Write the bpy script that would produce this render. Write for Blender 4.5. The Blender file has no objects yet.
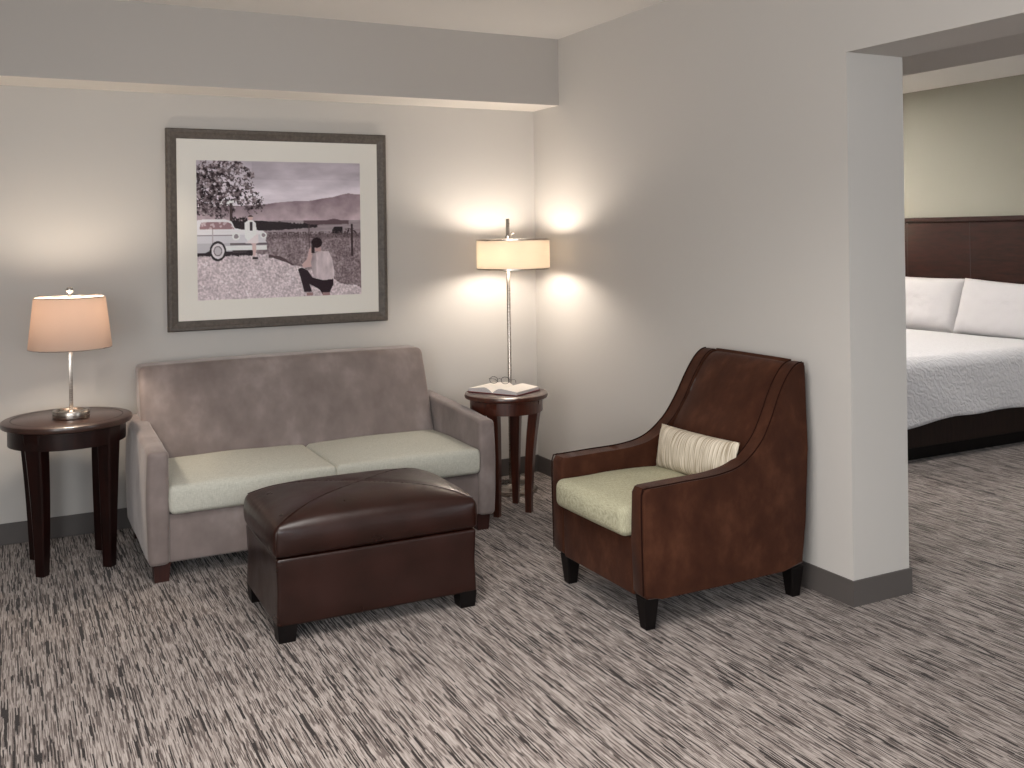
import bpy, bmesh, math, random
from mathutils import Vector, noise, Matrix
R = math.radians
scene = bpy.context.scene
COL = scene.collection
random.seed(7)

# ------------------------------------------------------------------ helpers
def lin(c):
    c = c / 255.0
    return c / 12.92 if c <= .04045 else ((c + .055) / 1.055) ** 2.4
def rgb(r, g, b): return (lin(r), lin(g), lin(b), 1)

def obj(name, bm, mat, parent=None, smooth=True, loc=None):
    me = bpy.data.meshes.new(name)
    bmesh.ops.recalc_face_normals(bm, faces=bm.faces)
    bm.to_mesh(me); bm.free()
    if smooth:
        for p in me.polygons: p.use_smooth = True
        try: me.set_sharp_from_angle(angle=R(38))
        except Exception: pass
    if mat: me.materials.append(mat)
    o = bpy.data.objects.new(name, me); COL.objects.link(o)
    if parent: o.parent = parent
    if loc: o.location = loc
    return o
def tag(o, label, cat, group=None):
    o['label'] = label; o['category'] = cat
    if group: o['group'] = group
    return o
def thing(name, label, cat, loc=(0, 0, 0), rz=0, group=None):
    o = bpy.data.objects.new(name, None); COL.objects.link(o)
    o.empty_display_size = .1
    o.location = loc; o.rotation_euler = (0, 0, rz)
    return tag(o, label, cat, group)
def struct(name, bm, mat, parent=None, smooth=False):
    o = obj(name, bm, mat, parent, smooth)
    if not parent: o['kind'] = 'structure'
    return o

def add_box(bm, x0, x1, y0, y1, z0, z1, bev=0, seg=2):
    vs = [bm.verts.new((x, y, z)) for x in (x0, x1) for y in (y0, y1) for z in (z0, z1)]
    F = [(0, 1, 3, 2), (4, 6, 7, 5), (0, 4, 5, 1), (2, 3, 7, 6), (0, 2, 6, 4), (1, 5, 7, 3)]
    fs = [bm.faces.new([vs[i] for i in f]) for f in F]
    if bev:
        es = list({e for f in fs for e in f.edges})
        bmesh.ops.bevel(bm, geom=es, offset=bev, segments=seg, affect='EDGES', profile=.5)
def box(*a, **k):
    bm = bmesh.new(); add_box(bm, *a, **k); return bm

def ticks(h, r, n):
    """coordinates from -h to h, dense in the rounded ends"""
    k = 5
    e = [h - r + r * math.sin(math.pi / 2 * i / k) for i in range(k + 1)]
    mid = [-(h - r) + 2 * (h - r) * i / n for i in range(1, n)]
    out = [-x for x in reversed(e)] + mid + e
    return out
def rbox(sx, sy, sz, r, n=(10, 10, 4), fn=None, bm=None, off=(0, 0, 0)):
    """closed rounded box (full sizes), dense mesh; fn(p, u) deforms it (u = -1..1 coordinates)"""
    bm = bm or bmesh.new()
    H = (sx / 2, sy / 2, sz / 2)
    T = [ticks(H[i], r, n[i]) for i in range(3)]
    cache = {}
    def vert(i, j, k):
        key = (i, j, k)
        if key not in cache:
            p = Vector((T[0][i], T[1][j], T[2][k]))
            q = Vector([max(-(H[a] - r), min(H[a] - r, p[a])) for a in range(3)])
            d = p - q
            nout = sum(1 for a in range(3) if abs(d[a]) > 1e-9)
            if d.length > 1e-9:
                # project cube shell on the rounded corner
                m = max(abs(d[a]) for a in range(3))
                if nout > 1: d = d.normalized() * r
                else: d = d.normalized() * r
            p = q + d
            u = Vector((p.x / H[0], p.y / H[1], p.z / H[2]))
            if fn: p = fn(p, u)
            cache[key] = bm.verts.new(p + Vector(off))
        return cache[key]
    N = [len(t) for t in T]
    for ax in range(3):
        a, b = [i for i in range(3) if i != ax]
        for side in (0, N[ax] - 1):
            for i in range(N[a] - 1):
                for j in range(N[b] - 1):
                    def K(ii, jj):
                        c = [0, 0, 0]; c[ax] = side; c[a] = ii; c[b] = jj
                        return vert(*c)
                    bm.faces.new((K(i, j), K(i + 1, j), K(i + 1, j + 1), K(i, j + 1)))
    return bm

def lathe(prof, seg=48, bm=None, off=(0, 0, 0), cap=True):
    bm = bm or bmesh.new(); ox, oy, oz = off
    rings = []
    for r, z in prof:
        if r < 1e-6: rings.append([bm.verts.new((ox, oy, oz + z))])
        else: rings.append([bm.verts.new((ox + r * math.cos(2 * math.pi * i / seg), oy + r * math.sin(2 * math.pi * i / seg), oz + z)) for i in range(seg)])
    for A, B in zip(rings, rings[1:]):
        for i in range(seg):
            j = (i + 1) % seg
            if len(A) == 1 and len(B) == 1: continue
            if len(A) == 1: bm.faces.new((A[0], B[i], B[j]))
            elif len(B) == 1: bm.faces.new((A[i], A[j], B[0]))
            else: bm.faces.new((A[i], A[j], B[j], B[i]))
    return bm

def tube(pts, r, seg=10, bm=None, closed=False):
    bm = bm or bmesh.new()
    pts = [Vector(p) for p in pts]; n = len(pts); rings = []
    up = Vector((0, 0, 1)); prev = None
    for i, p in enumerate(pts):
        a = pts[(i - 1) % n] if (closed or i) else p
        b = pts[(i + 1) % n] if (closed or i < n - 1) else p
        t = (b - a).normalized()
        if prev is None:
            u = t.cross(up)
            if u.length < 1e-3: u = t.cross(Vector((1, 0, 0)))
        else: u = prev - t * prev.dot(t)
        u.normalize(); prev = u; w = t.cross(u)
        rr = r(i / max(1, n - 1)) if callable(r) else r
        rings.append([bm.verts.new(p + (u * math.cos(2 * math.pi * k / seg) + w * math.sin(2 * math.pi * k / seg)) * rr) for k in range(seg)])
    m = n if closed else n - 1
    for i in range(m):
        A, B = rings[i], rings[(i + 1) % n]
        for k in range(seg):
            l = (k + 1) % seg
            bm.faces.new((A[k], A[l], B[l], B[k]))
    if not closed:
        bm.faces.new(rings[0]); bm.faces.new(list(reversed(rings[-1])))
    return bm

def loft(rings, bm=None, cap=True):
    """rings: lists of points, same count, closed loops"""
    bm = bm or bmesh.new()
    V = [[bm.verts.new(p) for p in r] for r in rings]
    n = len(V[0])
    for A, B in zip(V, V[1:]):
        for i in range(n):
            j = (i + 1) % n
            bm.faces.new((A[i], A[j], B[j], B[i]))
    if cap: bm.faces.new(V[0]); bm.faces.new(list(reversed(V[-1])))
    return bm

def extrude_xz(outline, y0, y1, bev, bm=None, seg=3):
    """outline in xz, extruded along y with rounded rim"""
    bm = bm or bmesh.new()
    a = [bm.verts.new((x, y0, z)) for x, z in outline]
    b = [bm.verts.new((x, y1, z)) for x, z in outline]
    f1 = bm.faces.new(a); f2 = bm.faces.new(list(reversed(b)))
    n = len(a)
    for i in range(n):
        j = (i + 1) % n
        bm.faces.new((a[i], b[i], b[j], a[j]))
    if bev:
        es = list(set(f1.edges) | set(f2.edges))
        bmesh.ops.bevel(bm, geom=es, offset=bev, segments=seg, affect='EDGES', profile=.5)
    bmesh.ops.triangulate(bm, faces=[f for f in bm.faces if len(f.verts) > 4])
    return bm

def catmull(pts, n=8):
    P = [pts[0]] + list(pts) + [pts[-1]]; out = []
    for i in range(1, len(P) - 2):
        p0, p1, p2, p3 = [Vector(p) for p in P[i - 1:i + 3]]
        for k in range(n):
            t = k / n
            out.append(.5 * ((2 * p1) + (-p0 + p2) * t + (2 * p0 - 5 * p1 + 4 * p2 - p3) * t * t + (-p0 + 3 * p1 - 3 * p2 + p3) * t ** 3))
    out.append(Vector(P[-1])); return out

# ------------------------------------------------------------------ materials
class NT:
    def __init__(s, name):
        s.m = bpy.data.materials.new(name); s.m.use_nodes = True
        s.t = s.m.node_tree; s.t.nodes.clear()
        s.out = s.n('ShaderNodeOutputMaterial')
        s.b = s.n('ShaderNodeBsdfPrincipled'); s.l(s.b.outputs[0], s.out.inputs[0])
    def n(s, typ, **k):
        x = s.t.nodes.new(typ)
        for a, v in k.items():
            if a.startswith('i_'):
                key = a[2:].replace('_', ' ')
                x.inputs[key].default_value = v
            else: setattr(x, a, v)
        return x
    def l(s, a, b): s.t.links.new(a, b)
    def coord(s, scale=(1, 1, 1), rot=(0, 0, 0), kind='Object'):
        c = s.n('ShaderNodeTexCoord'); m = s.n('ShaderNodeMapping')
        m.inputs['Scale'].default_value = scale; m.inputs['Rotation'].default_value = rot
        s.l(c.outputs[kind], m.inputs[0]); return m.outputs[0]
    def noise(s, vec, scale, detail=3, rough=.5):
        x = s.n('ShaderNodeTexNoise'); x.inputs['Scale'].default_value = scale
        x.inputs['Detail'].default_value = detail; x.inputs['Roughness'].default_value = rough
        s.l(vec, x.inputs['Vector']); return x.outputs[0]
    def ramp(s, fac, stops, interp='LINEAR'):
        r = s.n('ShaderNodeValToRGB'); r.color_ramp.interpolation = interp
        e = r.color_ramp.elements
        while len(e) < len(stops): e.new(.5)
        for x, (p, c) in zip(e, stops):
            x.position = p; x.color = c if len(c) == 4 else (*c, 1)
        s.l(fac, r.inputs[0]); return r.outputs[0]
    def math(s, op, a, b=None, clamp=False):
        x = s.n('ShaderNodeMath', operation=op, use_clamp=clamp)
        for i, v in enumerate((a, b)):
            if v is None: continue
            if isinstance(v, (int, float)): x.inputs[i].default_value = v
            else: s.l(v, x.inputs[i])
        return x.outputs[0]
    def mix(s, fac, a, b, mode='MIX'):
        x = s.n('ShaderNodeMix', data_type='RGBA', blend_type=mode)
        for sock, v in ((x.inputs[0], fac), (x.inputs[6], a), (x.inputs[7], b)):
            if isinstance(v, (int, float, tuple)): sock.default_value = v
            else: s.l(v, sock)
        return x.outputs[2]
    def bump(s, h, strength=.3, dist=.002):
        x = s.n('ShaderNodeBump'); x.inputs['Strength'].default_value = strength
        x.inputs['Distance'].default_value = dist
        s.l(h, x.inputs['Height']); s.l(x.outputs[0], s.b.inputs['Normal'])
    def set(s, **k):
        for a, v in k.items():
            key = a.replace('_', ' ')
            if isinstance(v, (int, float, tuple)): s.b.inputs[key].default_value = v
            else: s.l(v, s.b.inputs[key])
        return s

def paint(name, c, rough=.75):
    t = NT(name); v = t.coord()
    n = t.noise(v, 260, 2)
    col = t.mix(t.math('MULTIPLY', t.noise(v, 1.3, 2), .25), c, tuple(x * .93 for x in c[:3]) + (1,))
    t.set(Base_Color=col, Roughness=rough, Specular_IOR_Level=.3); t.bump(n, .08, .001); return t.m

M = {}
M['wall'] = paint('wall_paint', rgb(196, 193, 189))
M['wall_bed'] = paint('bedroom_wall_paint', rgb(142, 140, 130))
M['soffit'] = paint('soffit_paint', rgb(184, 180, 176))
M['soffit_lamplit'] = paint('soffit_underside_lamplit', rgb(240, 236, 230))  # soffit colour lightened to stand in for lamplight on its underside
M['ceiling'] = paint('ceiling_paint', rgb(220, 218, 215))
t = NT('vinyl_base'); t.set(Base_Color=rgb(84, 79, 77), Roughness=.55); M['base'] = t.m

# carpet: broken dark yarn dashes running along y
t = NT('striped_carpet')
c = t.n('ShaderNodeTexCoord'); sx = t.n('ShaderNodeSeparateXYZ'); t.l(c.outputs['Object'], sx.inputs[0])
X, Y = sx.outputs[0], sx.outputs[1]
wob = t.noise(t.coord((9, 26, 1)), 1, 0)
def yarn(width, ylen, seed, lo, hi, wobble=.003):
    xx = t.math('ADD', X, t.math('MULTIPLY', wob, wobble))
    cell = t.math('FLOOR', t.math('DIVIDE', t.math('ADD', xx, seed), width))
    wn = t.n('ShaderNodeTexWhiteNoise', noise_dimensions='1D'); t.l(cell, wn.inputs['W'])
    cv = t.n('ShaderNodeCombineXYZ'); t.l(t.math('MULTIPLY', wn.outputs[0], 900), cv.inputs[0]); t.l(t.math('DIVIDE', Y, ylen), cv.inputs[1])
    n = t.n('ShaderNodeTexNoise', noise_dimensions='2D'); n.inputs['Scale'].default_value = 1; n.inputs['Detail'].default_value = 1.0
    t.l(cv.outputs[0], n.inputs['Vector'])
    mr = t.n('ShaderNodeMapRange'); mr.inputs[1].default_value = lo; mr.inputs[2].default_value = hi
    t.l(n.outputs[0], mr.inputs[0]); return mr.outputs[0]
d1 = yarn(.0043, .27, 3.3, .61, .63)
d2 = yarn(.0029, .14, 11.7, .525, .57)
d3 = yarn(.0025, .085, 23.1, .36, .66)
fz = t.noise(t.coord((420, 160, 1)), 1, 2)
basec = t.mix(d3, rgb(174, 165, 160), rgb(130, 120, 115))
basec = t.mix(t.math('MULTIPLY', d2, .8), basec, rgb(66, 52, 48))
basec = t.mix(t.math('MULTIPLY', d1, 1.0), basec, rgb(26, 17, 15))
basec = t.mix(t.math('MULTIPLY', t.math('SUBTRACT', fz, .3), .3, True), basec, rgb(90, 82, 78))
t.set(Base_Color=basec, Roughness=.95, Specular_IOR_Level=.1)
t.b.inputs['Sheen Weight'].default_value = .15
h = t.math('SUBTRACT', fz, t.math('MULTIPLY', d1, .8)); t.bump(h, .6, .004)
M['carpet'] = t.m

def velvet(name, c1, c2, c3, sheen=.5, scale=4.5):
    t = NT(name); v = t.coord((1, 1, .75))
    big = t.noise(v, scale, 4, .6); fine = t.noise(v, 600, 2); mid = t.noise(v, scale * 3.2, 3, .55)
    f = t.math('ADD', t.math('MULTIPLY', big, .65), t.math('MULTIPLY', mid, .35))
    col = t.ramp(f, [(.34, c1), (.5, c2), (.66, c3)])
    col = t.mix(t.math('MULTIPLY', fine, .25), col, c1)
    t.set(Base_Color=col, Roughness=.8, Specular_IOR_Level=.15)
    t.b.inputs['Sheen Weight'].default_value = sheen; t.b.inputs['Sheen Roughness'].default_value = .35
    t.b.inputs['Sheen Tint'].default_value = (.95, .9, .88, 1)
    t.bump(t.math('ADD', t.math('MULTIPLY', mid, 3), fine), .25, .002); return t.m
M['velvet'] = velvet('grey_velvet', rgb(112, 102, 99), rgb(130, 119, 116), rgb(154, 144, 141), .5, 3.2)
M['suede'] = velvet('brown_suede', rgb(50, 25, 14), rgb(63, 34, 21), rgb(82, 49, 33), .10, 6)
t = NT('suede_seam'); t.set(Base_Color=rgb(34, 16, 10), Roughness=.9, Specular_IOR_Level=.1); M['suede_seam'] = t.m

def woven(name, c1, c2, c3=None):
    t = NT(name)
    a = t.noise(t.coord((900, 60, 60)), 1, 2); b = t.noise(t.coord((60, 900, 900)), 1, 2)
    f = t.math('ADD', t.math('MULTIPLY', a, .5), t.math('MULTIPLY', b, .5))
    col = t.ramp(f, [(.36, c1), (.62, c2)])
    t.set(Base_Color=col, Roughness=.9, Specular_IOR_Level=.15); t.bump(f, .35, .002); return t.m
M['linen'] = woven('sage_linen', rgb(168, 168, 158), rgb(198, 198, 188))
M['linen2'] = woven('sage_linen_dark', rgb(140, 138, 116), rgb(188, 185, 160))

# striped pillow
t = NT('striped_linen'); v = t.coord()
sx = t.n('ShaderNodeSeparateXYZ'); t.l(v, sx.inputs[0])
cv = t.n('ShaderNodeCombineXYZ'); t.l(t.math('MULTIPLY', sx.outputs[1], 210), cv.inputs[0]); t.l(t.math('MULTIPLY', sx.outputs[2], 5), cv.inputs[1])
n = t.noise(cv.outputs[0], 1, 2, .6)
col = t.ramp(n, [(.36, rgb(146, 132, 112)), (.48, rgb(190, 180, 162)), (.62, rgb(222, 213, 198))])
t.set(Base_Color=col, Roughness=.9, Specular_IOR_Level=.1); t.bump(t.noise(v, 500, 2), .3, .002); M['stripe'] = t.m

t = NT('brown_leather'); v = t.coord()
n = t.noise(v, 140, 3, .6); g = t.noise(v, 7, 3)
vo = t.n('ShaderNodeTexVoronoi', feature='DISTANCE_TO_EDGE'); vo.inputs['Scale'].default_value = 230; t.l(v, vo.inputs['Vector'])
col = t.ramp(g, [(.35, rgb(30, 9, 4)), (.65, rgb(39, 13, 6))])
t.set(Base_Color=col, Roughness=t.ramp(g, [(.3, (.27,) * 3), (.7, (.4,) * 3)]), Specular_IOR_Level=.5)
t.b.inputs['Specular IOR Level'].default_value = .4; t.b.inputs['Coat Weight'].default_value = .15; t.b.inputs['Coat Roughness'].default_value = .22
t.bump(t.math('ADD', t.math('MULTIPLY', vo.outputs[0], .8), t.math('MULTIPLY', g, 6)), .22, .002); M['leather'] = t.m

def wood(name, c1, c2, rough=.3, scale=(3, 3, 30), coat=0, spec=.5):
    t = NT(name); t.set(Specular_IOR_Level=spec); n = t.noise(t.coord(scale), 2.2, 5, .6)
    t.set(Base_Color=t.ramp(n, [(.3, c1), (.7, c2)]), Roughness=rough)
    if coat: t.b.inputs['Coat Weight'].default_value = coat; t.b.inputs['Coat Roughness'].default_value = .15
    return t.m
M['mahogany'] = wood('dark_mahogany', rgb(17, 6, 5), rgb(34, 11, 8), .3, (30, 30, 2.5), 0, .3)
M['tabletop'] = wood('mahogany_top', rgb(44, 28, 23), rgb(66, 42, 34), .3, (3, 40, 3), .3)
M['cherry'] = wood('reddish_mahogany', rgb(44, 19, 12), rgb(80, 38, 24), .3, (30, 30, 2.5), .3)
M['foot'] = wood('foot_wood', rgb(40, 15, 11), rgb(58, 25, 19), .45, (30, 30, 3))
M['black_wood'] = wood('black_wood', rgb(8, 5, 5), rgb(14, 9, 8), .5, (30, 30, 3), 0, .2)
M['headboard'] = wood('headboard_veneer', rgb(22, 6, 3), rgb(44, 15, 8), .5, (2, 3, 22), 0, .2)
M['bed_base'] = wood('bed_base_veneer', rgb(22, 12, 9), rgb(36, 22, 17), .5, (22, 3, 3), 0, .25)
t = NT('dark_groove'); t.set(Base_Color=rgb(24, 13, 10), Roughness=.5); M['groove'] = t.m
t = NT('frame_wood'); n = t.noise(t.coord((6, 6, 6)), 9, 5, .7)
t.set(Base_Color=t.ramp(n, [(.3, rgb(70, 63, 58)), (.7, rgb(100, 92, 85))]), Roughness=.5); t.bump(n, .3, .003); M['frame'] = t.m
t = NT('mat_board'); t.set(Base_Color=rgb(242, 238, 230), Roughness=.85); M['mat'] = t.m
t = NT('brushed_nickel'); n = t.noise(t.coord((4, 4, 300)), 2, 2)
t.set(Base_Color=rgb(176, 168, 160), Metallic=1.0, Roughness=t.ramp(n, [(.3, (.2,) * 3), (.7, (.34,) * 3)])); M['nickel'] = t.m
t = NT('polished_chrome'); t.set(Base_Color=rgb(205, 200, 195), Metallic=1.0, Roughness=.12); M['chrome'] = t.m
t = NT('black_wire'); t.set(Base_Color=rgb(40, 34, 32), Metallic=.6, Roughness=.3); M['wire'] = t.m
t = NT('white_cotton'); v = t.coord(); n = t.noise(v, 9, 4, .55)
t.set(Base_Color=rgb(206, 204, 206), Roughness=.85, Specular_IOR_Level=.2); t.bump(t.math('ADD', t.math('MULTIPLY', n, 1.0), t.math('MULTIPLY', t.noise(v, 700, 1), .03)), .35, .02); M['cotton'] = t.m
# quilted coverlet: rippling stitched ridges
t = NT('quilted_coverlet'); v = t.coord()
w = t.n('ShaderNodeTexWave', wave_type='BANDS', bands_direction='DIAGONAL'); w.inputs['Scale'].default_value = 10
w.inputs['Distortion'].default_value = 9; w.inputs['Detail'].default_value = 2; w.inputs['Detail Scale'].default_value = 2.2
t.l(v, w.inputs['Vector'])
t.set(Base_Color=rgb(218, 217, 220), Roughness=.85, Specular_IOR_Level=.2); t.bump(w.outputs[1], .4, .008); M['quilt'] = t.m
t = NT('page_paper'); t.set(Base_Color=rgb(236, 230, 222), Roughness=.8); M['paper'] = t.m
t = NT('page_edges'); w = t.n('ShaderNodeTexWave', bands_direction='Z'); w.inputs['Scale'].default_value = 300; t.l(t.coord(), w.inputs['Vector'])
t.set(Base_Color=t.mix(w.outputs[1], rgb(214, 208, 206), rgb(176, 170, 172)), Roughness=.8); M['edges'] = t.m
t = NT('maroon_cover'); t.set(Base_Color=rgb(112, 38, 36), Roughness=.5); M['cover'] = t.m

def shade(name, c, tr):
    t = NT(name); t.t.nodes.remove(t.b)
    d = t.n('ShaderNodeBsdfDiffuse'); d.inputs[0].default_value = c
    s = t.n('ShaderNodeBsdfTranslucent'); s.inputs[0].default_value = tr
    n = t.noise(t.coord((60, 60, 500)), 1, 2)
    bp = t.n('ShaderNodeBump'); bp.inputs['Strength'].default_value = .1; bp.inputs['Distance'].default_value = .001
    t.l(n, bp.inputs['Height']); t.l(bp.outputs[0], d.inputs['Normal'])
    m = t.n('ShaderNodeMixShader'); m.inputs[0].default_value = .5
    t.l(d.outputs[0], m.inputs[1]); t.l(s.outputs[0], m.inputs[2]); t.l(m.outputs[0], t.out.inputs[0]); return t.m
M['shade_tan'] = shade('tan_linen_shade', rgb(208, 192, 182), rgb(170, 156, 146))
M['shade_white'] = shade('cream_linen_shade', rgb(232, 226, 216), rgb(204, 194, 180))

# ------------------------------------------------------------------ room shell
CZ = 2.66
struct('floor', box(-4.9, 4.1, -8.1, 2.3, -.1, 0), M['carpet'])
struct('ceiling', box(-4.9, 4.1, -8.1, 2.3, CZ, CZ + .1), M['ceiling'])
struct('wall_back', box(-4.9, 0, 0, .15, 0, CZ), M['wall'])
bm = bmesh.new()
add_box(bm, 0, .313, -2.604, 2.3, 0, CZ)
add_box(bm, 0, .313, -5.2, -2.604, 2.2, CZ)
add_box(bm, 0, .313, -8.1, -5.2, 0, CZ)
struct('wall_right', bm, M['wall'])
struct('wall_left', box(-4.95, -4.8, -8.1, .15, 0, CZ), M['wall'])
struct('wall_front', box(-4.9, 4.1, -8.1, -8.0, 0, CZ), M['wall'])
struct('wall_bedroom_head', box(3.97, 4.12, -8.1, 2.3, 0, CZ), M['wall_bed'])
struct('wall_bedroom_back', box(.31, 3.97, 2.2, 2.3, 0, CZ), M['wall_bed'])
tr1 = struct('trim_1', box(-4.8, 0, -.32, 0, 2.262, CZ), M['soffit'])
tr1.data.materials.append(M['soffit_lamplit'])
for p in tr1.data.polygons:
    if p.normal.z < -.5: p.material_index = 1  # downward face takes the colour with lamplight painted in
#          # soffit box along the back wall
struct('trim_2', box(.31, 1.04, -8.0, 2.2, 2.26, CZ), M['soffit'])        # bedroom soffit over the opening
struct('baseboard_back', box(-4.8, 0, -.012, 0, 0, .105, bev=.003), M['base'])
bm = bmesh.new()
add_box(bm, -.008, 0, -2.612, -.012, 0, .102)
add_box(bm, 0, .313, -2.612, -2.604, 0, .102)
add_box(bm, .313, .321, -2.612, 2.2, 0, .102)
bmesh.ops.remove_doubles(bm, verts=bm.verts, dist=.0001)
struct('baseboard_right', bm, M['base'])
struct('baseboard_bedroom', box(3.958, 3.97, -8, 2.2, 0, .105, bev=.003), M['base'])

# ------------------------------------------------------------------ framed photograph
pic = thing('framed_photograph', 'large framed sepia photograph of a vintage car and a kneeling photographer, hung above the sofa', 'picture', (-1.6065, -.0005, 1.540))
FW, FH, fw = 1.219, 1.076, .058
def frame_bar(bm, a, b, w, d):
    pass
bm = bmesh.new()
prof = [(0, 0), (0, -.030), (.006, -.036), (.020, -.036), (.028, -.032), (.050, -.026), (.058, -.018), (.058, 0)]
cs = [(-FW / 2, -FH / 2, 1, 1), (FW / 2, -FH / 2, -1, 1), (FW / 2, FH / 2, -1, -1), (-FW / 2, FH / 2, 1, -1)]
rings = [[bm.verts.new((cx + sx_ * w, d, cz + sz_ * w)) for w, d in prof] for cx, cz, sx_, sz_ in cs]
for i in range(4):
    A, B = rings[i], rings[(i + 1) % 4]
    for k in range(len(prof)):
        l = (k + 1) % len(prof); bm.faces.new((A[k], B[k], B[l], A[l]))
obj('frame', bm, M['frame'], pic, smooth=False)
PX0, PX1, PZ0, PZ1 = -.4555, .4535, -.378, .371      # photo window in the mat
ix, iz = FW / 2 - fw + .004, FH / 2 - fw + .004
bm = bmesh.new()
for a in ((-ix, PX0, -iz, iz), (PX1, ix, -iz, iz), (PX0, PX1, -iz, PZ0), (PX0, PX1, PZ1, iz)):
    add_box(bm, a[0], a[1], -.0235, -.020, a[2], a[3])
obj('mat_board', bm, M['mat'], pic, smooth=False)
def inpoly(x, y, P):
    c = False; j = len(P) - 1
    for i in range(len(P)):
        if (P[i][1] > y) != (P[j][1] > y) and x < (P[j][0] - P[i][0]) * (y - P[i][1]) / (P[j][1] - P[i][1]) + P[i][0]: c = not c
        j = i
    return c
def fb(x, y, s, o=4): return noise.fractal(Vector((x * s, y * s, 1.7)), 1.0, 2.0, o)
ridge = [(0, 262), (350, 250), (420, 238), (520, 230), (600, 228), (660, 216), (720, 208), (760, 196), (800, 188), (840, 194), (880, 192)]
def ridge_y(x):
    for (a, b), (c_, d_) in zip(ridge, ridge[1:]):
        if a <= x <= c_: return b + (d_ - b) * (x - a) / (c_ - a)
    return 200
CAR = [(20, 328), (60, 322), (170, 322), (198, 332), (214, 366), (250, 374), (300, 376), (352, 380), (372, 400), (366, 430), (376, 452), (360, 464), (250, 482), (160, 484), (150, 470), (105, 470), (70, 488), (20, 488)]
WIN = [(44, 370), (50, 340), (70, 334), (176, 334), (196, 344), (212, 370)]
SHIRT = [(606, 505), (640, 488), (690, 492), (708, 530), (720, 600), (716, 636), (660, 642), (612, 628), (600, 580), (596, 545)]
PANTS = [(528, 580), (548, 572), (580, 590), (604, 626), (660, 642), (714, 634), (712, 668), (690, 712), (656, 716), (640, 690), (604, 668), (588, 660), (600, 700), (560, 700), (545, 640)]
ARM = [(598, 510), (640, 520), (630, 560), (590, 572), (556, 574), (548, 556), (575, 530), (586, 480), (602, 462), (616, 480), (606, 500)]
WOMAN = [(262, 340), (280, 328), (304, 328), (318, 342), (322, 400), (330, 430), (318, 450), (316, 505), (302, 508), (298, 450), (276, 430), (262, 412)]
TRACKN = [(20, 490), (150, 488), (300, 500), (400, 505), (470, 530), (540, 570), (640, 600), (740, 650), (870, 690), (870, 760), (20, 760)]
def photo(x, y):
    g = fb(x, y, .11, 3); m = fb(x, y, .018, 4)
    if y < ridge_y(x):
        k = y / 240; v = 176 + 44 * k + 20 * fb(x * .5, y * 1.6, .012, 4); c = (v + 2, v - 7, v + 3)
        if 0 < y < 120 and x > 300: c = tuple(q - 10 for q in c)
    elif y < 330:
        k = (y - ridge_y(x)) / max(20, 330 - ridge_y(x)); v = 128 + 52 * k + 22 * m
        c = (v + 10, v - 8, v)
        hy = 348 - 26 * math.exp(-((x - 720) / 60) ** 2) - 14 * math.exp(-((x - 600) / 40) ** 2)
        if y > hy: c = (104, 84, 92)
    elif y < 400:
        v = 150 + 18 * fb(x * .4, y * 3, .03, 3); c = (v + 4, v - 9, v - 3)
        if 560 < x < 800 and y < 352 + 4 * m: c = (98, 80, 86)
        if x < 632 and 328 + max(0, x - 330) * .08 + 5 * g < y < 384 - max(0, x - 330) * .06 + 4 * g: c = (46, 38, 42)
        if 740 + 26 * m - 18 < x < 765 and 362 < y < 402: c = (44, 36, 40)
        if y > 388 and x > 380 and g > -.05: c = (88, 72, 76)
    else:
        v = 134 + 44 * g + 20 * m; c = (v + 2, v - 13, v - 8)
        if y < 420 and g > 0.05: c = (90, 76, 80)
    if y > 480 and inpoly(x, y + 12 * m, TRACKN):
        v = 196 + 44 * g + 12 * m; c = (v + 2, v - 11, v - 5)
        if y < 560 and x > 380 and not inpoly(x, y - 14, TRACKN): c = (84, 68, 72)
    # tree
    for cx, cy, r in ((90, 130, 105), (190, 110, 95), (230, 180, 90), (60, 220, 85), (150, 230, 95), (300, 235, 62), (270, 110, 50), (200, 60, 55), (320, 250, 45)):
        d = math.hypot(x - cx, y - cy) / r
        if d < 1 and fb(x, y, .055, 4) + fb(x, y, .16, 2) * .6 > -.24 + (d ** 3) * .5 - (.25 if x < 150 else 0):
            s = fb(x + 90, y, .07, 3); v = 84 + 110 * s + 26 * fb(x, y + 50, .2, 2); c = (v + 10, v - 3, v + 2)
    if 196 + 20 * g < x < 276 and 306 + 40 * abs(g) < y < 372: c = (46, 38, 42)
    if 190 < x < 205 and 240 < y < 330: c = (70, 56, 58)
    # fence post
    if 812 < x < 821 and 350 < y < 520 or (782 < x < 836 and 372 < y < 400 and g > -.1): c = (60, 46, 50)
    # car
    if 30 < x < 300 and 470 < y < 505 + 6 * g: c = (48, 38, 42)
    if inpoly(x, y, CAR):
        v = 226 - (18 if y > 400 else 0) - (20 if y > 440 else 0); c = (v, v - 3, v + 4)
        if inpoly(x, y, WIN): c = (150, 120, 126) if fb(x, y, .05, 2) < .15 else (196, 178, 184)
        if 398 < y < 404 and x < 215: c = (150, 140, 146)
        if 104 < x < 108 and y > 372: c = (180, 170, 176)
        if 442 < y < 452 and x > 190: c = (110, 100, 106)
    if 150 < x < 372 and 456 < y < 476: c = (232, 230, 238)
    if 200 < x < 270 and 478 < y < 490: c = (70, 60, 64)
    for cx, cy, r in ((220, 408, 19), (355, 403, 16)):
        d = math.hypot(x - cx, y - cy)
        if d < r: c = (150, 140, 146) if d < r * .6 else (236, 232, 238)
    d = math.hypot((x - 131) / .8, y - 480)
    if d < 50 and y > 428: c = (40, 34, 38)
    if d < 38: c = (214, 208, 214)
    if d < 26: c = (120, 110, 116) if d > 20 else (190, 184, 190)
    # seated woman on the fender
    if inpoly(x, y, WOMAN): c = (238, 234, 240) if y < 432 else (205, 180, 180)
    if 288 < x < 300 and 334 < y < 380: c = (60, 50, 54)
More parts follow.
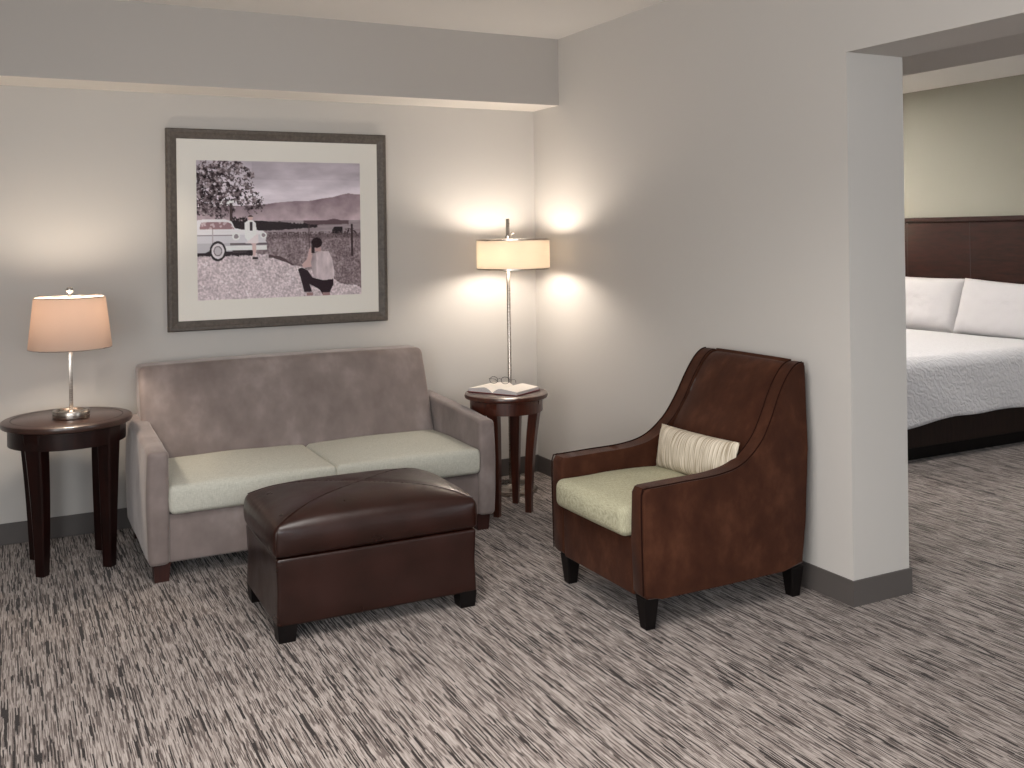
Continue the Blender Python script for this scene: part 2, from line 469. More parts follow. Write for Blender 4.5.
    if 262 < x < 330 and 400 < y < 445 and y > 445 - (x - 262) * .8: c = (222, 212, 216)
    if math.hypot(x - 291, y - 314) < 13: c = (205, 178, 176) if y > 310 else (60, 46, 48)
    if 298 < x < 326 and 512 < y < 524: c = (46, 38, 40)
    # kneeling photographer
    if 584 < x < 591 and 352 < y < 465: c = (84, 68, 72)
    if inpoly(x, y, PANTS): c = (44, 30, 38)
    if inpoly(x, y, ARM): c = (196, 168, 168)
    if inpoly(x, y, SHIRT):
        v = 196 + 30 * fb(x, y * .5, .03, 3) - (26 if x < 625 else 0); c = (v, v - 14, v - 8)
    if 588 < x < 616 and 462 < y < 500 and x > 598: c = (50, 38, 42)
    if math.hypot((x - 628) / 1.05, y - 446) < 27: c = (40, 26, 30)
    if 618 < x < 650 and 464 < y < 490 and math.hypot((x - 628) / 1.05, y - 446) >= 27: c = (186, 156, 156)
    if 570 < x < 606 and 702 < y < 720 or 655 < x < 694 and 706 < y < 722: c = (150, 120, 122)
    return c
NXp, NZp = 300, 250
verts = []; cols = []
for j in range(NZp + 1):
    for i in range(NXp + 1):
        verts.append((PX0 - .002 + (PX1 - PX0 + .004) * i / NXp, -.0195, PZ1 + .002 - (PZ1 - PZ0 + .004) * j / NZp))
        c = photo(30 + 835 * i / NXp, 28 + 695 * j / NZp)
        cols += [lin(max(0, min(255, q))) for q in (c[0] * 1.13, c[1] * 1.13, c[2] * 1.12)] + [1.0]
faces = [(j * (NXp + 1) + i, (j + 1) * (NXp + 1) + i, (j + 1) * (NXp + 1) + i + 1, j * (NXp + 1) + i + 1) for j in range(NZp) for i in range(NXp)]
me = bpy.data.meshes.new('photo_print'); me.from_pydata(verts, [], faces)
ca = me.color_attributes.new('print', 'FLOAT_COLOR', 'POINT'); ca.data.foreach_set('color', cols)
t = NT('photo_paper'); a = t.n('ShaderNodeVertexColor'); a.layer_name = 'print'; t.set(Base_Color=a.outputs[0], Roughness=.5, Specular_IOR_Level=.2)
me.materials.append(t.m)
po = bpy.data.objects.new('photo_print', me); COL.objects.link(po); po.parent = pic; po['label'] = 'sepia print of a white vintage car, a woman and a kneeling photographer before hills'
t = NT('picture_glass'); t.t.nodes.remove(t.b)
tr = t.n('ShaderNodeBsdfTransparent'); gl = t.n('ShaderNodeBsdfGlossy'); gl.inputs['Roughness'].default_value = .03
fr = t.n('ShaderNodeFresnel'); fr.inputs[0].default_value = 1.15
m_ = t.n('ShaderNodeMixShader'); t.l(fr.outputs[0], m_.inputs[0]); t.l(tr.outputs[0], m_.inputs[1]); t.l(gl.outputs[0], m_.inputs[2]); t.l(m_.outputs[0], t.out.inputs[0])
obj('glass', box(-ix, ix, -.0265, -.0250, -iz, iz), t.m, pic, smooth=False)

# ------------------------------------------------------------------ sofa
sofa = thing('sofa', 'two-seat grey velvet sofa with pale sage seat cushions, against the back wall', 'sofa', (-1.61, -.54, 0))
SX, SY = -1.61, -.54
def wr(p, s, a, seed=0):      # gentle upholstery ripples
    return noise.noise(Vector((p.x * s + seed, p.y * s, p.z * s))) * a
def sofa_arm(side):
    # arms: top slopes gently up to the back
    w, d, z0, z1 = .088, .835, .08, (.570 if side < 0 else .555)
    def fn(p, u):
        p = p.copy()
        z = (p.z + (z1 - z0) / 2) / (z1 - z0)
        back = (u.y + 1) / 2
        p.z += z * .045 * back ** .8
        p.x += side * .008 * math.sin(math.pi * min(1, max(0, z))) * (1 if u.x * side > 0 else 0) + wr(p, 7, .003, side)
        p.y += (-.006 if u.y < 0 else 0) * (1 - u.x ** 2)
        return p
    cx = (-2.397 if side < 0 else -.822)
    return rbox(w, d, z1 - z0, .020, (3, 14, 8), fn, off=(cx - SX, (-.975 + -.14) / 2 - SY, (z0 + z1) / 2))
for s in (-1, 1): obj('armrest', sofa_arm(s), M['velvet'], sofa)
def fn(p, u):
    p = p.copy(); z = (u.z + 1) / 2
    p.y += .20 * z ** 1.1 - .0
    if u.y < 0:
        p.y -= .030 * (1 - abs(u.x) ** 4) * math.sin(math.pi * min(1, max(0, z)) ** .8)
    if z > .6: p.z += .006 * (1 - u.x ** 2)
    p.y += wr(p, 5, .005); p.z += wr(p, 3, .002, 3) * z
    p.x -= (.006 * z if u.x > 0 else 0)
    return p
obj('backrest', rbox(1.522, .185, .60, .032, (26, 4, 14), fn, off=(-1.632 - SX, -.375 - SY, .565 - .005)), M['velvet'], sofa)
# seat base
def fn(p, u):
    p = p.copy()
    if u.y < 0: p.y += wr(p, 9, .004, 5) * (1 - abs(u.z))
    return p
obj('seat_base', rbox(1.50, .80, .212, .012, (30, 8, 6), fn, off=(-1.6095 - SX, -.555 - SY, .187)), M['velvet'], sofa)
def seat_cushion(w, d, h, seed, puff=.03, fr=.012):
    def fn(p, u):
        p = p.copy()
        k = (1 - abs(u.x) ** 2.6) * (1 - abs(u.y) ** 2.6)
        if u.z > 0: p.z += puff * k
        if u.y < -.6: p.y -= fr * (1 - u.x ** 2) * (1 - u.z ** 2)
        p.x += .006 * (1 if u.x > 0 else -1) * (1 - u.z ** 2) * abs(u.x)
        p.z += wr(p, 6, .004, seed) * (1 if u.z > 0 else 0)
        return p
    return rbox(w, d, h, .024, (16, 14, 4), fn)
for k, (cx, w) in enumerate(((-1.979, .746), (-1.236, .742))):
    c = obj('seat_cushion', seat_cushion(w, .60, .128, k * 9 + 2), M['linen'], sofa)
    c.location = (cx - SX, -.690 - SY, .294 + .064)
    lp = []
for x_, y_ in ((-2.385, -.915), (-.835, -.915), (-2.385, -.19), (-.835, -.19)):
    bm = bmesh.new(); r0, r1 = .036, .030
    loft([[(sx_ * r, sy_ * r, z) for sx_, sy_ in ((-1, -1), (1, -1), (1, 1), (-1, 1))] for r, z in ((r1, 0), (r0, .084))], bm)
    o = obj('foot', bm, M['foot'], sofa, smooth=False); o.location = (x_ - SX, y_ - SY, 0)

# ------------------------------------------------------------------ leather ottoman
ott = thing('storage_ottoman', 'dark brown leather storage ottoman with a puffed lid, in front of the sofa', 'ottoman', (-1.702, -1.592, 0), R(-.6))
OW, OD = .812, .55
def fn(p, u):
    p = p.copy()
    s = 1 - .012 * (1 - abs(u.z)); p.x *= s; p.y *= s; return p
obj('body', rbox(OW - .006, OD - .006, .252, .012, (16, 12, 6), fn, off=(0, 0, .060 + .126)), M['leather'], ott)
def dome(a, b):
    a, b = min(1, a), min(1, b); m_ = max(a, b)
    return .024 * (1 - m_ ** 1.8) + .044 * ((1 - a ** 4) * (1 - b ** 4)) ** .7 - .012 * (1 - abs(a - b)) ** 12 * (1 - m_) - .008 * (a * b) ** 4
def fn(p, u):
    p = p.copy(); m_ = max(abs(u.x), abs(u.y))
    if u.z > 0:
        p.z += dome(abs(u.x), abs(u.y))
        # soft puckers near the rim seam
        if m_ > .8: p.z += .0016 * math.sin((p.x if abs(u.y) > abs(u.x) else p.y) * 150 + 9 * noise.noise(p * 9)) * (m_ - .8) * 3 * max(0, noise.noise(p * 6 + Vector((3, 1, 0))) + .2)
    p.x += .020 * (1 if u.x > 0 else -1) * abs(u.x) * (1 - u.z ** 2) * (1 - abs(u.y) ** 6)
    p.y += .014 * (1 if u.y > 0 else -1) * abs(u.y) * (1 - u.z ** 2) * (1 - abs(u.x) ** 6)
    return p
lid = obj('lid', rbox(OW, OD, .122, .020, (56, 40, 6), fn, off=(0, 0, .313 + .061)), M['leather'], ott)
# piping round the top rim, corner seams, diagonal seams over the lid
def lidz(x, y):
    a, b = abs(x) / (OW / 2), abs(y) / (OD / 2); m_ = min(1, max(a, b))
    return .435 + dome(a, b)
for s1 in (-1, 1):
    for s2 in (-1, 1):
        bm = bmesh.new(); x_, y_ = s1 * (OW / 2 - .004), s2 * (OD / 2 - .004)
        tube([(x_ + s1 * .0, y_, .320), (x_ + s1 * .001, y_, .37), (x_, y_, .408), (x_ - s1 * .006, y_ - s2 * .006, .421)], .0022, 6, bm)
        obj('corner_seam', bm, M['leather'], ott)
for s1 in (-1, 1):
    bm = bmesh.new()
    tube([(k * (OW / 2 - .012), s1 * k * (OD / 2 - .012), lidz(k * (OW / 2 - .012), k * (OD / 2 - .012)) + .0012) for k in [i / 40 - 1 for i in range(81)]], .0018, 6, bm)
    obj('diagonal_seam', bm, M['leather'], ott)
for s1 in (-1, 1):
    for s2 in (-1, 1):
        bm = bmesh.new()
        loft([[(sx_ * r, sy_ * r, z) for sx_, sy_ in ((-1, -1), (1, -1), (1, 1), (-1, 1))] for r, z in ((.031, 0), (.037, .066))], bm)
        o = obj('foot', bm, M['black_wood'], ott, smooth=False); o.location = (s1 * (OW / 2 - .042), s2 * (OD / 2 - .042), 0)

# ------------------------------------------------------------------ armchair (faces -x)
AX, AY = -.48, -2.085
ac = thing('armchair', 'brown suede armchair with sloping arms and a sage seat cushion, beside the wall opening', 'armchair', (AX, AY, 0))
HW = .345
top = catmull([(-.865, .536), (-.70, .541), (-.52, .547), (-.40, .574), (-.302, .645), (-.240, .730), (-.182, .838), (-.132, .910), (-.090, .944), (-.052, .951)], 6)
top = [(p[0], p[1]) for p in top]
outl = [(-.875, .14), (-.878, .33), (-.878, .515)] + top + [(-.046, .935), (-.062, .60), (-.082, .30), (-.095, .135), (-.20, .122), (-.50, .118), (-.80, .118), (-.86, .122)]
outl = [(x - AX, z) for x, z in outl]
def sst(z):
    k = min(1, max(0, (z - .52) / .38)); return k * k * (3 - 2 * k)
def taper(o):
    for v in o.data.vertices:
        k = sst(v.co.z); v.co.y *= 1 - .07 * k; v.co.x += .0 * k
for s in (-1, 1):
    y0, y1 = (-HW, -HW + .085) if s < 0 else (HW - .085, HW)
    a_ = obj('armrest', extrude_xz(outl, y0, y1, .013), M['suede'], ac); taper(a_)
    rim = [(x - AX, z) for x, z in [(-.878, .14), (-.882, .33), (-.882, .515)] + top[:-2]]
    yo = s * (HW - .008)
    pts = catmull([(x, yo, z + (.002 if i > 2 else 0)) for i, (x, z) in enumerate(rim)], 2)
    p_ = obj('piping', tube(pts, .0028, 6), M['suede_seam'], a_); taper(p_)
    yi = s * (HW - .078)
    pts = catmull([(x, yi, z + (.001 if i > 2 else 0)) for i, (x, z) in enumerate(rim) if i > 22], 2)
    p_ = obj('piping', tube(pts, .0026, 6), M['suede_seam'], a_); taper(p_)
# backrest panel between the arms: front surface follows the slope, puffed
def back_sheet():
    bm = bmesh.new()
    path = catmull([(-.335, .40), (-.318, .52), (-.292, .632), (-.232, .732), (-.174, .835), (-.136, .890), (-.108, .920), (-.084, .936), (-.064, .940), (-.052, .928), (-.066, .60), (-.09, .30)], 6)
    n = 18; rows = []
    for k, p in enumerate(path):
        row = []
        for j in range(n + 1):
            v_ = -1 + 2 * j / n; yy = v_ * .262
            fr_ = 1 - abs(v_) ** 5
            f = min(1, max(0, (p[1] - .45) / .2)) if k < len(path) * .75 else 0
            tz = min(1, max(0, (p[1] - .82) / .12)); bk = 1 if k < 46 else max(0, 1 - (k - 46) / 8)
            x_ = p[0] - .020 * fr_ * min(1, max(0, (p[1] - .45) / .2)) * (1 - .5 * tz) * bk; z_ = p[1] + .007 * fr_ * tz * bk
            row.append(bm.verts.new((x_ - AX, yy, z_)))
        rows.append(row)
    for A, B in zip(rows, rows[1:]):
        for j in range(n): bm.faces.new((A[j], A[j + 1], B[j + 1], B[j]))
    # close the ends and bottom
    for j in (0, n):
        ring = [r[j] for r in rows]; bm.faces.new(ring if j else list(reversed(ring)))
    bm.faces.new([rows[0][j] for j in range(n + 1)] + [rows[-1][j] for j in range(n, -1, -1)])
    bmesh.ops.triangulate(bm, faces=[f for f in bm.faces if len(f.verts) > 4])
    return bm
br = obj('backrest', back_sheet(), M['suede'], ac); taper(br)
try: br.data.set_sharp_from_angle(angle=R(50))
except Exception: pass
for s in (-1, 1):
    pts = catmull([(x - AX, s * .2635, z) for x, z in ((-.300, .620), (-.236, .732), (-.176, .838), (-.127, .908), (-.088, .941), (-.064, .948))], 6)
    p_ = obj('piping', tube(pts, .0028, 6), M['suede_seam'], br); taper(p_)
def fn(p, u):
    p = p.copy()
    if u.z > 0: p.z -= .0
    p.z += (-.014 if u.z < 0 else 0) * (1 - u.y ** 2) * (1 if u.x < 0 else 0) * 0
    return p
obj('seat_base', rbox(.70, 2 * (HW - .084), .217, .010, (8, 8, 4), fn, off=(-.522 - AX, 0, .118 + .1085)), M['suede'], ac)
def fn(p, u):
    p = p.copy(); k = (1 - abs(u.x) ** 2.4) * (1 - abs(u.y) ** 2.4)
    if u.z > 0: p.z += .020 * k
    if u.x < -.5: p.x -= .018 * (1 - u.y ** 2) * (1 - u.z ** 2)
    p.z += wr(p, 7, .005, 4) * (1 if u.z > 0 else 0)
    return p
c = obj('seat_cushion', rbox(.56, .524, .118, .032, (14, 14, 4), fn), M['linen2'], ac); c.location = (-.634 - AX, .004, .337 + .059)
for x_, y_, sx_, sy_ in ((-.835, -.30, -1, -1), (-.835, .27, -1, 1), (-.120, -.305, 1, -1), (-.120, .305, 1, 1)):
    bm = bmesh.new()
    loft([[(a * r + ox, b * r + oy, z) for a, b in ((-1, -1), (1, -1), (1, 1), (-1, 1))] for r, z, ox, oy in ((.021, 0, 0, 0), (.033, .125, 0, 0))], bm)
    bmesh.ops.bevel(bm, geom=list(bm.edges), offset=.003, segments=1, affect='EDGES')
    o = obj('leg', bm, M['black_wood'], ac, smooth=False); o.location = (x_ - AX, y_, 0)

# throw pillow on the chair
def pillow_bm(w, h, tk, n=28, seed=0, wrinkle=.006, ears=.06, p=2.6):
    """w along y, h along z, thickness along x"""
    bm = bmesh.new(); S = {}
    for side in (-1, 1):
        for i in range(n + 1):
            for j in range(n + 1):
                u, v = -1 + 2 * i / n, -1 + 2 * j / n
                edge = i in (0, n) or j in (0, n)
                if edge and (i, j) in S: S[(side, i, j)] = S[(i, j)]; continue
                k = max(0, (1 - abs(u) ** p)) ** .5 * max(0, (1 - abs(v) ** p)) ** .5
                pin = 1 - ears * (1 - v * v) * abs(u) ** 3; pin2 = 1 - ears * (1 - u * u) * abs(v) ** 3
                yy, zz = u * w / 2 * pin, v * h / 2 * pin2
                d = side * tk / 2 * k + noise.fractal(Vector((yy * 9 + seed, zz * 9, side)), 1, 2, 3) * wrinkle * (1 if not edge else .5)
                vt = bm.verts.new((d, yy, zz)); S[(side, i, j)] = vt
                if edge: S[(i, j)] = vt
    for side in (-1, 1):
        for i in range(n):
            for j in range(n):
                bm.faces.new((S[(side, i, j)], S[(side, i + 1, j)], S[(side, i + 1, j + 1)], S[(side, i, j + 1)]))
    return bm
tp = obj('throw_pillow', pillow_bm(.525, .190, .12, seed=3, ears=.05, p=2.8), M['stripe'])
tp.location = (-.385, -2.105, .549); tp.rotation_euler = (R(-1), R(12), R(0))
tag(tp, 'small cream pillow with thin tan stripes, leaning in the brown armchair', 'pillow')

# ------------------------------------------------------------------ side tables
def side_table(name, label, loc, r, h, wood_m, top_m, legs, apron_h, edge, legw):
    t_ = thing(name, label, 'side table', loc)
    tt = obj('tabletop', lathe([(0, h - edge), (r - .012, h - edge), (r - .003, h - edge + .004), (r, h - edge / 2), (r - .003, h - .004), (r - .010, h), (0, h)], 72), top_m, t_)
    obj('inlay_ring', lathe([(r - .045, h - .001), (r - .045, h + .0006), (r - .041, h + .0006), (r - .041, h - .001)], 72), M['groove'], tt)
    ra = r - .03
    obj('apron', lathe([(ra - .02, h - edge + .001), (ra, h - edge + .001), (ra, h - edge - apron_h), (ra - .02, h - edge - apron_h), (ra - .02, h - edge + .001)], 72), wood_m, t_)
    for (bx, by) in legs:
        a = math.atan2(by, bx); rb = math.hypot(bx, by); rt = ra - legw * .36
        rings = []
        N = 14
        for k in range(N + 1):
            s = k / N; z = (h - edge - .004) * (1 - s)
            # sabre curve: bows inward towards the lower third then kicks straight
            rad = rt + (rb - rt) * (1 - (1 - s) ** 2.1) + .0
            w = legw * (1 - .50 * s); th = legw * (.82 - .30 * s)
            cx, cy = rad * math.cos(a), rad * math.sin(a)
            e = Vector((math.cos(a), math.sin(a), 0)); f = Vector((-math.sin(a), math.cos(a), 0)); c0 = Vector((cx, cy, z))
            cc = .18
            P = []
            for (p_, q_) in ((-1, -1 + cc), (-1 + cc, -1), (1 - cc, -1), (1, -1 + cc), (1, 1 - cc), (1 - cc, 1), (-1 + cc, 1), (-1, 1 - cc)):
                P.append(c0 + e * p_ * th / 2 + f * q_ * w / 2)
            rings.append(P)
        obj('leg', loft(rings), wood_m, t_)
    return t_
side_table('round_side_table', 'larger round dark mahogany side table holding the table lamp, left of the sofa', (-2.726, -.448, 0), .282, .675, M['mahogany'], M['tabletop'],
           [(-.118, -.145), (.160, -.145), (-.135, .135), (.150, .140)], .078, .030, .086)
side_table('accent_table', 'small round reddish-brown table holding an open book, between sofa and room corner', (-.567, -.690, 0), .227, .64, M['cherry'], M['cherry'],
           [(.082, -.092), (-.105, -.085), (.105, .105), (-.085, .11)], .070, .028, .066)

# ------------------------------------------------------------------ lamps
def shade_bm(r0, r1, z0, z1, th=.003):
    return lathe([(r0, z0), (r1, z1), (r1 - th, z1), (r0 - th, z0), (r0, z0)], 64)
tl = thing('table_lamp', 'brushed nickel table lamp with a tan drum shade on the left side table', 'lamp', (-2.712, -.485, .6757))
obj('base', lathe([(0, 0), (.078, 0), (.080, .003), (.080, .034), (.078, .037), (.066, .037), (.062, .031), (.020, .030), (.014, .036), (0, .036)], 56), M['nickel'], tl)
obj('stem', box(-.0085, .0085, -.0085, .0085, .030, .345, bev=.0015), M['nickel'], tl)
obj('socket', lathe([(0, .325), (.016, .325), (.016, .34), (.012, .343), (.012, .385), (0, .385)], 24), M['nickel'], tl)
sh = obj('lamp_shade', shade_bm(.180, .153, .322, .557), M['shade_tan'], tl)
for r_, z_ in ((.180, .323), (.153, .556)):
    bm = bmesh.new()
    tube([((r_ - .001) * math.cos(a * math.pi / 32), (r_ - .001) * math.sin(a * math.pi / 32), z_) for a in range(64)], .0022, 6, bm, closed=True)
    obj('shade_rim', bm, M['chrome'], sh)
bm = bmesh.new()
for k in range(3):
    a = k * 2 * math.pi / 3 + .5; tube([(.012 * math.cos(a), .012 * math.sin(a), .556), (.153 * math.cos(a), .153 * math.sin(a), .563)], .0018, 6, bm)
tube([(.0, .0, .385), (.0, .0, .386)], .008, 8, bm)
for s in (-1, 1): tube(catmull([(0, s * .012, .37), (0, s * .05, .42), (0, s * .05, .50), (0, s * .008, .556)], 6), .0015, 6, bm)
obj('harp', bm, M['nickel'], tl)
obj('finial', lathe([(0, .552), (.010, .553), (.010, .562), (.004, .566), (.004, .572), (.012, .577), (.0165, .586), (.0165, .592), (.012, .601), (0, .604)], 24), M['chrome'], tl)
tube_b = bmesh.new(); lathe([(0, .385), (.012, .387), (.014, .40), (.030, .44), (.030, .46), (.018, .48), (0, .484)], 24, tube_b)
t = NT('frosted_bulb'); t.t.nodes.remove(t.b)
e_ = t.n('ShaderNodeEmission'); e_.inputs[0].default_value = (1, .72, .45, 1); e_.inputs[1].default_value = 14; t.l(e_.outputs[0], t.out.inputs[0]); M['bulb'] = t.m
def bulb_light(name, loc, power, col=(1, .86, .70), r=.03):
    l = bpy.data.lights.new(name, 'POINT'); l.energy = power; l.color = col; l.shadow_soft_size = r
    o = bpy.data.objects.new(name, l); COL.objects.link(o); o.location = loc; return o
tube_b.free()

fl = thing('floor_lamp', 'tall nickel floor lamp with a cream drum shade, standing in the room corner', 'lamp', (-.362, -.333, 0))
obj('base', lathe([(0, 0), (.150, 0), (.152, .006), (.152, .022), (.147, .028), (.030, .030), (.022, .036), (.014, .040), (0, .040)], 64), M['nickel'], fl)
obj('pole', lathe([(0, .036), (.0115, .036), (.0115, 1.578), (.009, 1.584), (0, 1.584)], 20), M['nickel'], fl)
sh = obj('lamp_shade', shade_bm(.213, .213, 1.292, 1.462), M['shade_white'], fl); sh.location = (.026, -.013, 0)
for z_ in (1.293, 1.461):
    bm = bmesh.new(); lathe([(.2145, z_ - .004), (.2145, z_ + .004), (.2095, z_ + .004), (.2095, z_ - .004), (.2145, z_ - .004)], 64, bm)
    obj('shade_rim', bm, M['nickel'], sh)
bm = bmesh.new()
for k in range(3):
    a = k * 2 * math.pi / 3 + .2; tube([(.010 * math.cos(a), .010 * math.sin(a), 1.452), (.026 + .211 * math.cos(a), -.013 + .211 * math.sin(a), 1.459)], .002, 6, bm)
obj('shade_support', bm, M['nickel'], fl)
bm = bmesh.new(); lathe([(.0116, 1.462), (.018, 1.464), (.018, 1.484), (.0116, 1.486)], 20, bm)
tube(catmull([(.010, 0, 1.476), (.018, 0, 1.484), (.024, 0, 1.498), (.032, 0, 1.500), (.038, 0, 1.496)], 5), .0035, 8, bm)
obj('height_knob', bm, M['chrome'], fl)
for k in range(2):
    a = R(35 + 180 * k)
    bm = bmesh.new()
    tube([(.010 * math.cos(a), .010 * math.sin(a), 1.405), (.055 * math.cos(a), .055 * math.sin(a), 1.405)], .007, 8, bm)
    obj('socket', bm, M['nickel'], fl)

bulb_light('table_lamp_light', (-2.712, -.485, 1.160), 11, r=.045)
for k in range(2):
    a = R(35 + 180 * k)
    bulb_light('floor_lamp_light', (-.35 + .05 * math.cos(a), -.34 + .05 * math.sin(a), 1.378), 7.8, (1, .88, .76), .055)

# ------------------------------------------------------------------ open book and glasses on the accent table
bk = thing('open_book', 'open hardcover book lying on the small accent table, under the eyeglasses', 'book', (-.568, -.665, .6412), R(-60))
def half(s):
    """page block: width .15 from the gutter, spine direction = y"""
    n = 16; L = .225; W = .155; bm = bmesh.new(); rows = []
    for k in range(n + 1):
        f = k / n; x = s * W * f
        zt = .005 + .032 * math.sin(min(1, f * 2.6) * math.pi / 2) * (1 - .55 * f)
        rows.append([bm.verts.new((x, -L / 2, .004)), bm.verts.new((x, L / 2, .004)), bm.verts.new((x, L / 2, zt)), bm.verts.new((x, -L / 2, zt))])
    for A, B in zip(rows, rows[1:]):
        for i in range(4):
            j = (i + 1) % 4; f_ = bm.faces.new((A[i], A[j], B[j], B[i]))
            f_.material_index = 0 if i == 2 else 1
    for r_ in (rows[0], rows[-1]): bm.faces.new(r_).material_index = 1
    return bm
cv_ = bmesh.new(); add_box(cv_, -.161, .161, -.117, .117, 0, .004, bev=.0012)
obj('cover', cv_, M['cover'], bk, smooth=False)
for s in (-1, 1):
    o = obj('pages', half(s), M['paper'], bk); o.data.materials.append(M['edges'])
gs = thing('eyeglasses', 'thin dark-rimmed eyeglasses resting on the open book', 'glasses', (-.590, -.655, .6812), R(-46))
def lens_ring(cx):
    return [(cx + .0235 * math.cos(a) * (1 if abs(math.cos(a)) < .9 else .98), -.004 * math.cos(a) * 0, .019 + .0185 * math.sin(a)) for a in [2 * math.pi * i / 28 for i in range(28)]]
bm = bmesh.new()
for cx in (-.033, .033): tube(lens_ring(cx), .0014, 6, bm, closed=True)
tube(catmull([(-.0105, 0, .023), (0, 0, .028), (.0105, 0, .023)], 5), .0013, 6, bm)
obj('rims', bm, M['wire'], gs)
for s in (-1, 1):
    obj('temple', tube(catmull([(s * .0565, 0, .025), (s * .062, .01, .026), (s * .060, .09, .022), (s * .052, .128, .006)], 6), .0016, 6), M['wire'], gs)
t = NT('lens_glass'); t.t.nodes.remove(t.b)
tr = t.n('ShaderNodeBsdfTransparent'); gl = t.n('ShaderNodeBsdfGlossy'); gl.inputs['Roughness'].default_value = .02
m_ = t.n('ShaderNodeMixShader'); m_.inputs[0].default_value = .12; t.l(tr.outputs[0], m_.inputs[1]); t.l(gl.outputs[0], m_.inputs[2]); t.l(m_.outputs[0], t.out.inputs[0])
for cx in (-.033, .033):
    bm = bmesh.new()
    A = [bm.verts.new((p[0], -.0006, p[2])) for p in lens_ring(cx)]; B = [bm.verts.new((p[0], .0006, p[2])) for p in lens_ring(cx)]
    bm.faces.new(A); bm.faces.new(list(reversed(B)))
    for i in range(28): bm.faces.new((A[i], A[(i + 1) % 28], B[(i + 1) % 28], B[i]))
    obj('lens', bm, t.m, gs, smooth=False)
gs.rotation_euler = (R(-8), 0, R(-46))

# ------------------------------------------------------------------ bedroom: bed, coverlet, pillows
bed = thing('bed', 'king bed with a dark wood headboard, beyond the wall opening', 'bed', (2.9, -.085, 0))
BX, BY = 2.9, -.085
HBW = 2.06
bm = bmesh.new(); add_box(bm, 3.925 - BX, 3.968 - BX, -HBW / 2 - .25, HBW / 2 + .25, .12, 1.545, bev=.004)
hb = obj('headboard', bm, M['headboard'], bed, smooth=False)
bm = bmesh.new(); add_box(bm, 3.905 - BX, 3.968 - BX, -HBW / 2 - .26, HBW / 2 + .26, 1.545, 1.582, bev=.003)
obj('top_rail', bm, M['headboard'], hb, smooth=False)
for y_ in (-.62, .0, .62):
    bm = bmesh.new(); add_box(bm, 3.9235 - BX, 3.926 - BX, y_ - .0025, y_ + .0025, .6, 1.54)
    obj('panel_groove', bm, M['groove'], hb, smooth=False)
bm = bmesh.new(); add_box(bm, 1.93 - BX, 3.925 - BX, -.965, .965, .10, .30, bev=.006)
obj('bed_base', bm, M['bed_base'], bed, smooth=False)
bm = bmesh.new(); add_box(bm, 2.05 - BX, 3.9 - BX, -.88, .88, 0, .10)
obj('plinth', bm, M['black_wood'], bed, smooth=False)
obj('mattress', rbox(1.97, 1.90, .34, .06, (10, 10, 4), off=(2.935 - BX, 0, .30 + .17)), M['cotton'], bed)
# coverlet draping over mattress: top sheet + skirts
def coverlet():
    bm = bmesh.new(); x0, x1 = 1.925, 3.60; hw = .972; zt = .662; rr = .07
    prof = []   # (y, z) from near hem over top to far hem
    def hem(x): return .232 + .040 * min(1, max(0, (x - 2.05) / .45)) + .004 * math.sin(x * 11)
    nx = 90; rows = []
    for i in range(nx + 1):
        x = x0 + (x1 - x0) * i / nx
        zh = hem(x); P = []
        for k in range(16): P.append((-hw - .010 + .006 * math.sin(x * 9 + k * .3) * (1 - k / 15), zh + (zt - rr - zh) * k / 15))
        for k in range(1, 8):
            a = math.pi / 2 * k / 8; P.append((-hw + rr - rr * math.cos(a) - .010 * (1 - k / 8), zt - rr + rr * math.sin(a)))
        for k in range(31): P.append((-hw + rr + (2 * hw - 2 * rr) * k / 30, zt))
        P2 = [(-y, z) for y, z in reversed(P[:23])]
        P = P + P2
        row = []
        for (y, z) in P:
            dz = .006 * noise.noise(Vector((x * 2.2, y * 2.2, 0))) if z > .6 else 0
            row.append(bm.verts.new((x - BX, y, z + dz)))
        rows.append(row)
    for A, B in zip(rows, rows[1:]):
        for j in range(len(A) - 1): bm.faces.new((A[j], A[j + 1], B[j + 1], B[j]))
    # foot skirt
    A = rows[0]; n = len(A)
    low = [bm.verts.new((x0 - BX - .004, v.co.y, min(v.co.z, .24))) for v in A]
    for j in range(n - 1): bm.faces.new((A[j], low[j], low[j + 1], A[j + 1]))
    bmesh.ops.remove_doubles(bm, verts=bm.verts, dist=.0005)
    return bm
cvl = obj('coverlet', coverlet(), M['quilt']); cvl.location = (BX, BY, .002)
md = cvl.modifiers.new('thickness', 'SOLIDIFY'); md.thickness = .010; md.offset = 1
tag(cvl, 'white quilted coverlet draped over the bed', 'bedspread')
p1 = pillow_bm(.82, .45, .20, 30, 5, .008, .03, 3.4); 
pa = obj('bed_pillow', p1, M['cotton']); pa.location = (3.715, -.560, .862); pa.rotation_euler = (R(3), R(17), R(3))
tag(pa, 'white bed pillow at the right, overlapping its neighbour, against the headboard', 'pillow', 'white bed pillows')
pb = pa.copy(); pb.data = pa.data.copy(); COL.objects.link(pb); pb.location = (3.755, .265, .872); pb.rotation_euler = (R(0), R(14), R(-3))
tag(pb, 'white bed pillow partly hidden by the wall end, nearest the wall opening edge', 'pillow', 'white bed pillows')

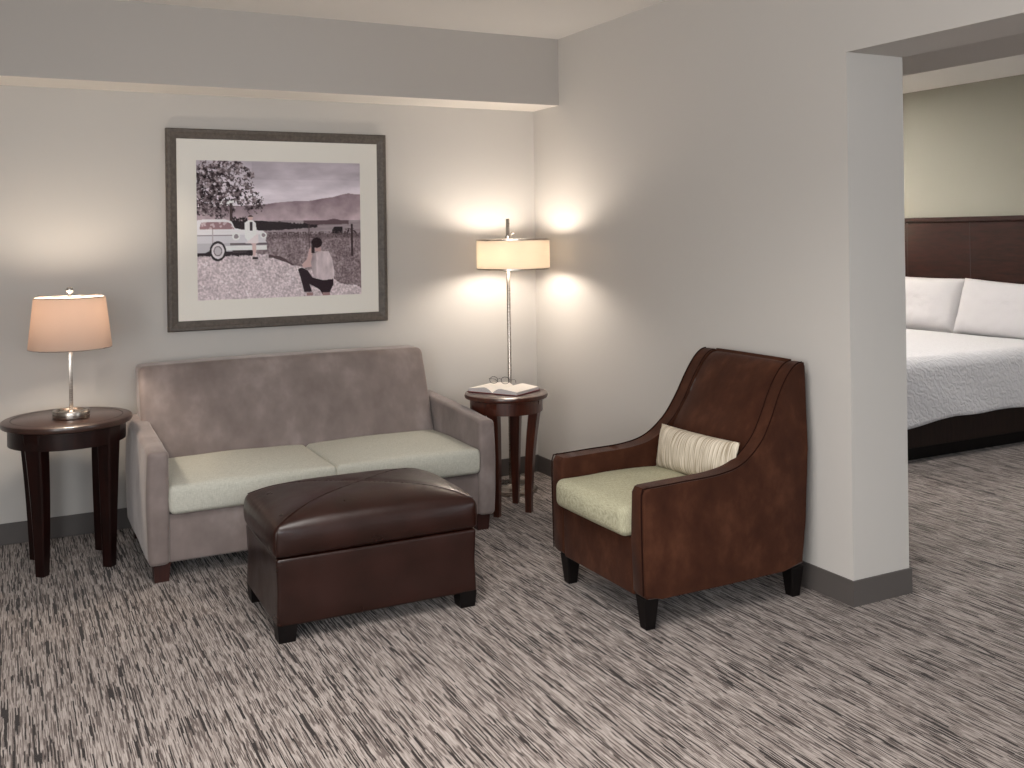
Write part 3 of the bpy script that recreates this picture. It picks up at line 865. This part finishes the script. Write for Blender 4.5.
# ------------------------------------------------------------------ lights
def area(name, loc, rot, sx_, sy_, power, col, spread=180):
    l = bpy.data.lights.new(name, 'AREA'); l.shape = 'RECTANGLE'; l.size = sx_; l.size_y = sy_; l.energy = power; l.color = col; l.spread = R(spread)
    o = bpy.data.objects.new(name, l); COL.objects.link(o); o.location = loc; o.rotation_euler = rot; return o
area('side_fill', (-4.72, -5.9, 1.5), (R(90), 0, R(-90)), 2.6, 1.9, 124, (1, .975, .95))  # unseen fill added at the left wall to brighten surfaces facing it
area('front_daylight_fill', (-3.2, -7.9, 1.45), (R(74), 0, 0), 2.4, 1.9, 34, (.84, .92, 1), 105)  # unseen cool fill from behind the camera, tilted down to spare the soffit
area('bedroom_front_fill', (3.0, -7.9, 1.45), (R(90), 0, 0), 1.8, 1.9, 46, (.90, .95, 1))  # unseen fill added to light the bed, set clear of the glass reflection
area('living_overhead_fill', (-2.2, -3.4, 2.64), (0, 0, 0), 1.4, 1.4, 42, (1, .95, .90), 130)  # added soft fill from overhead, spread narrowed to favour the floor
area('bedroom_ceiling_light', (2.4, -1.5, 2.64), (0, 0, 0), .8, .8, 15, (1, .95, .9), 140)
area('bedroom_ceiling_fill', (2.2, 1.1, 1.7), (R(180), 0, 0), .3, .3, 190, (1, .96, .92), 105)  # unseen light added to brighten the bedroom ceiling strip
bulb_light('bedside_lamp_light', (3.72, 1.02, 1.5), 9, (1, .80, .58), .08)

w = bpy.data.worlds.new('world'); scene.world = w; w.use_nodes = True
w.node_tree.nodes['Background'].inputs[0].default_value = (.6, .65, .7, 1); w.node_tree.nodes['Background'].inputs[1].default_value = .2

# ------------------------------------------------------------------ camera
cam = bpy.data.cameras.new('camera'); co = bpy.data.objects.new('camera', cam); COL.objects.link(co)
F = 994.0; yaw = R(27.2); roll = -math.atan(.0135)
cam.sensor_fit = 'HORIZONTAL'; cam.sensor_width = 36; cam.lens = F / 1024 * 36
cam.shift_y = -(384 - 233) / 1024; cam.clip_start = .05
co.matrix_world = Matrix.Translation((-2.99, -5.50, 1.5)) @ Matrix.Rotation(-yaw, 4, 'Z') @ Matrix.Rotation(R(90), 4, 'X') @ Matrix.Rotation(roll, 4, 'Z')
scene.camera = co

scene.view_settings.view_transform = 'Standard'; scene.view_settings.look = 'None'
scene.view_settings.gamma = 1; scene.view_settings.exposure = .19; scene.view_settings.use_curve_mapping = False
scene.cycles.use_denoising = True; scene.cycles.max_bounces = 10; scene.cycles.diffuse_bounces = 6
scene.cycles.sample_clamp_indirect = 8
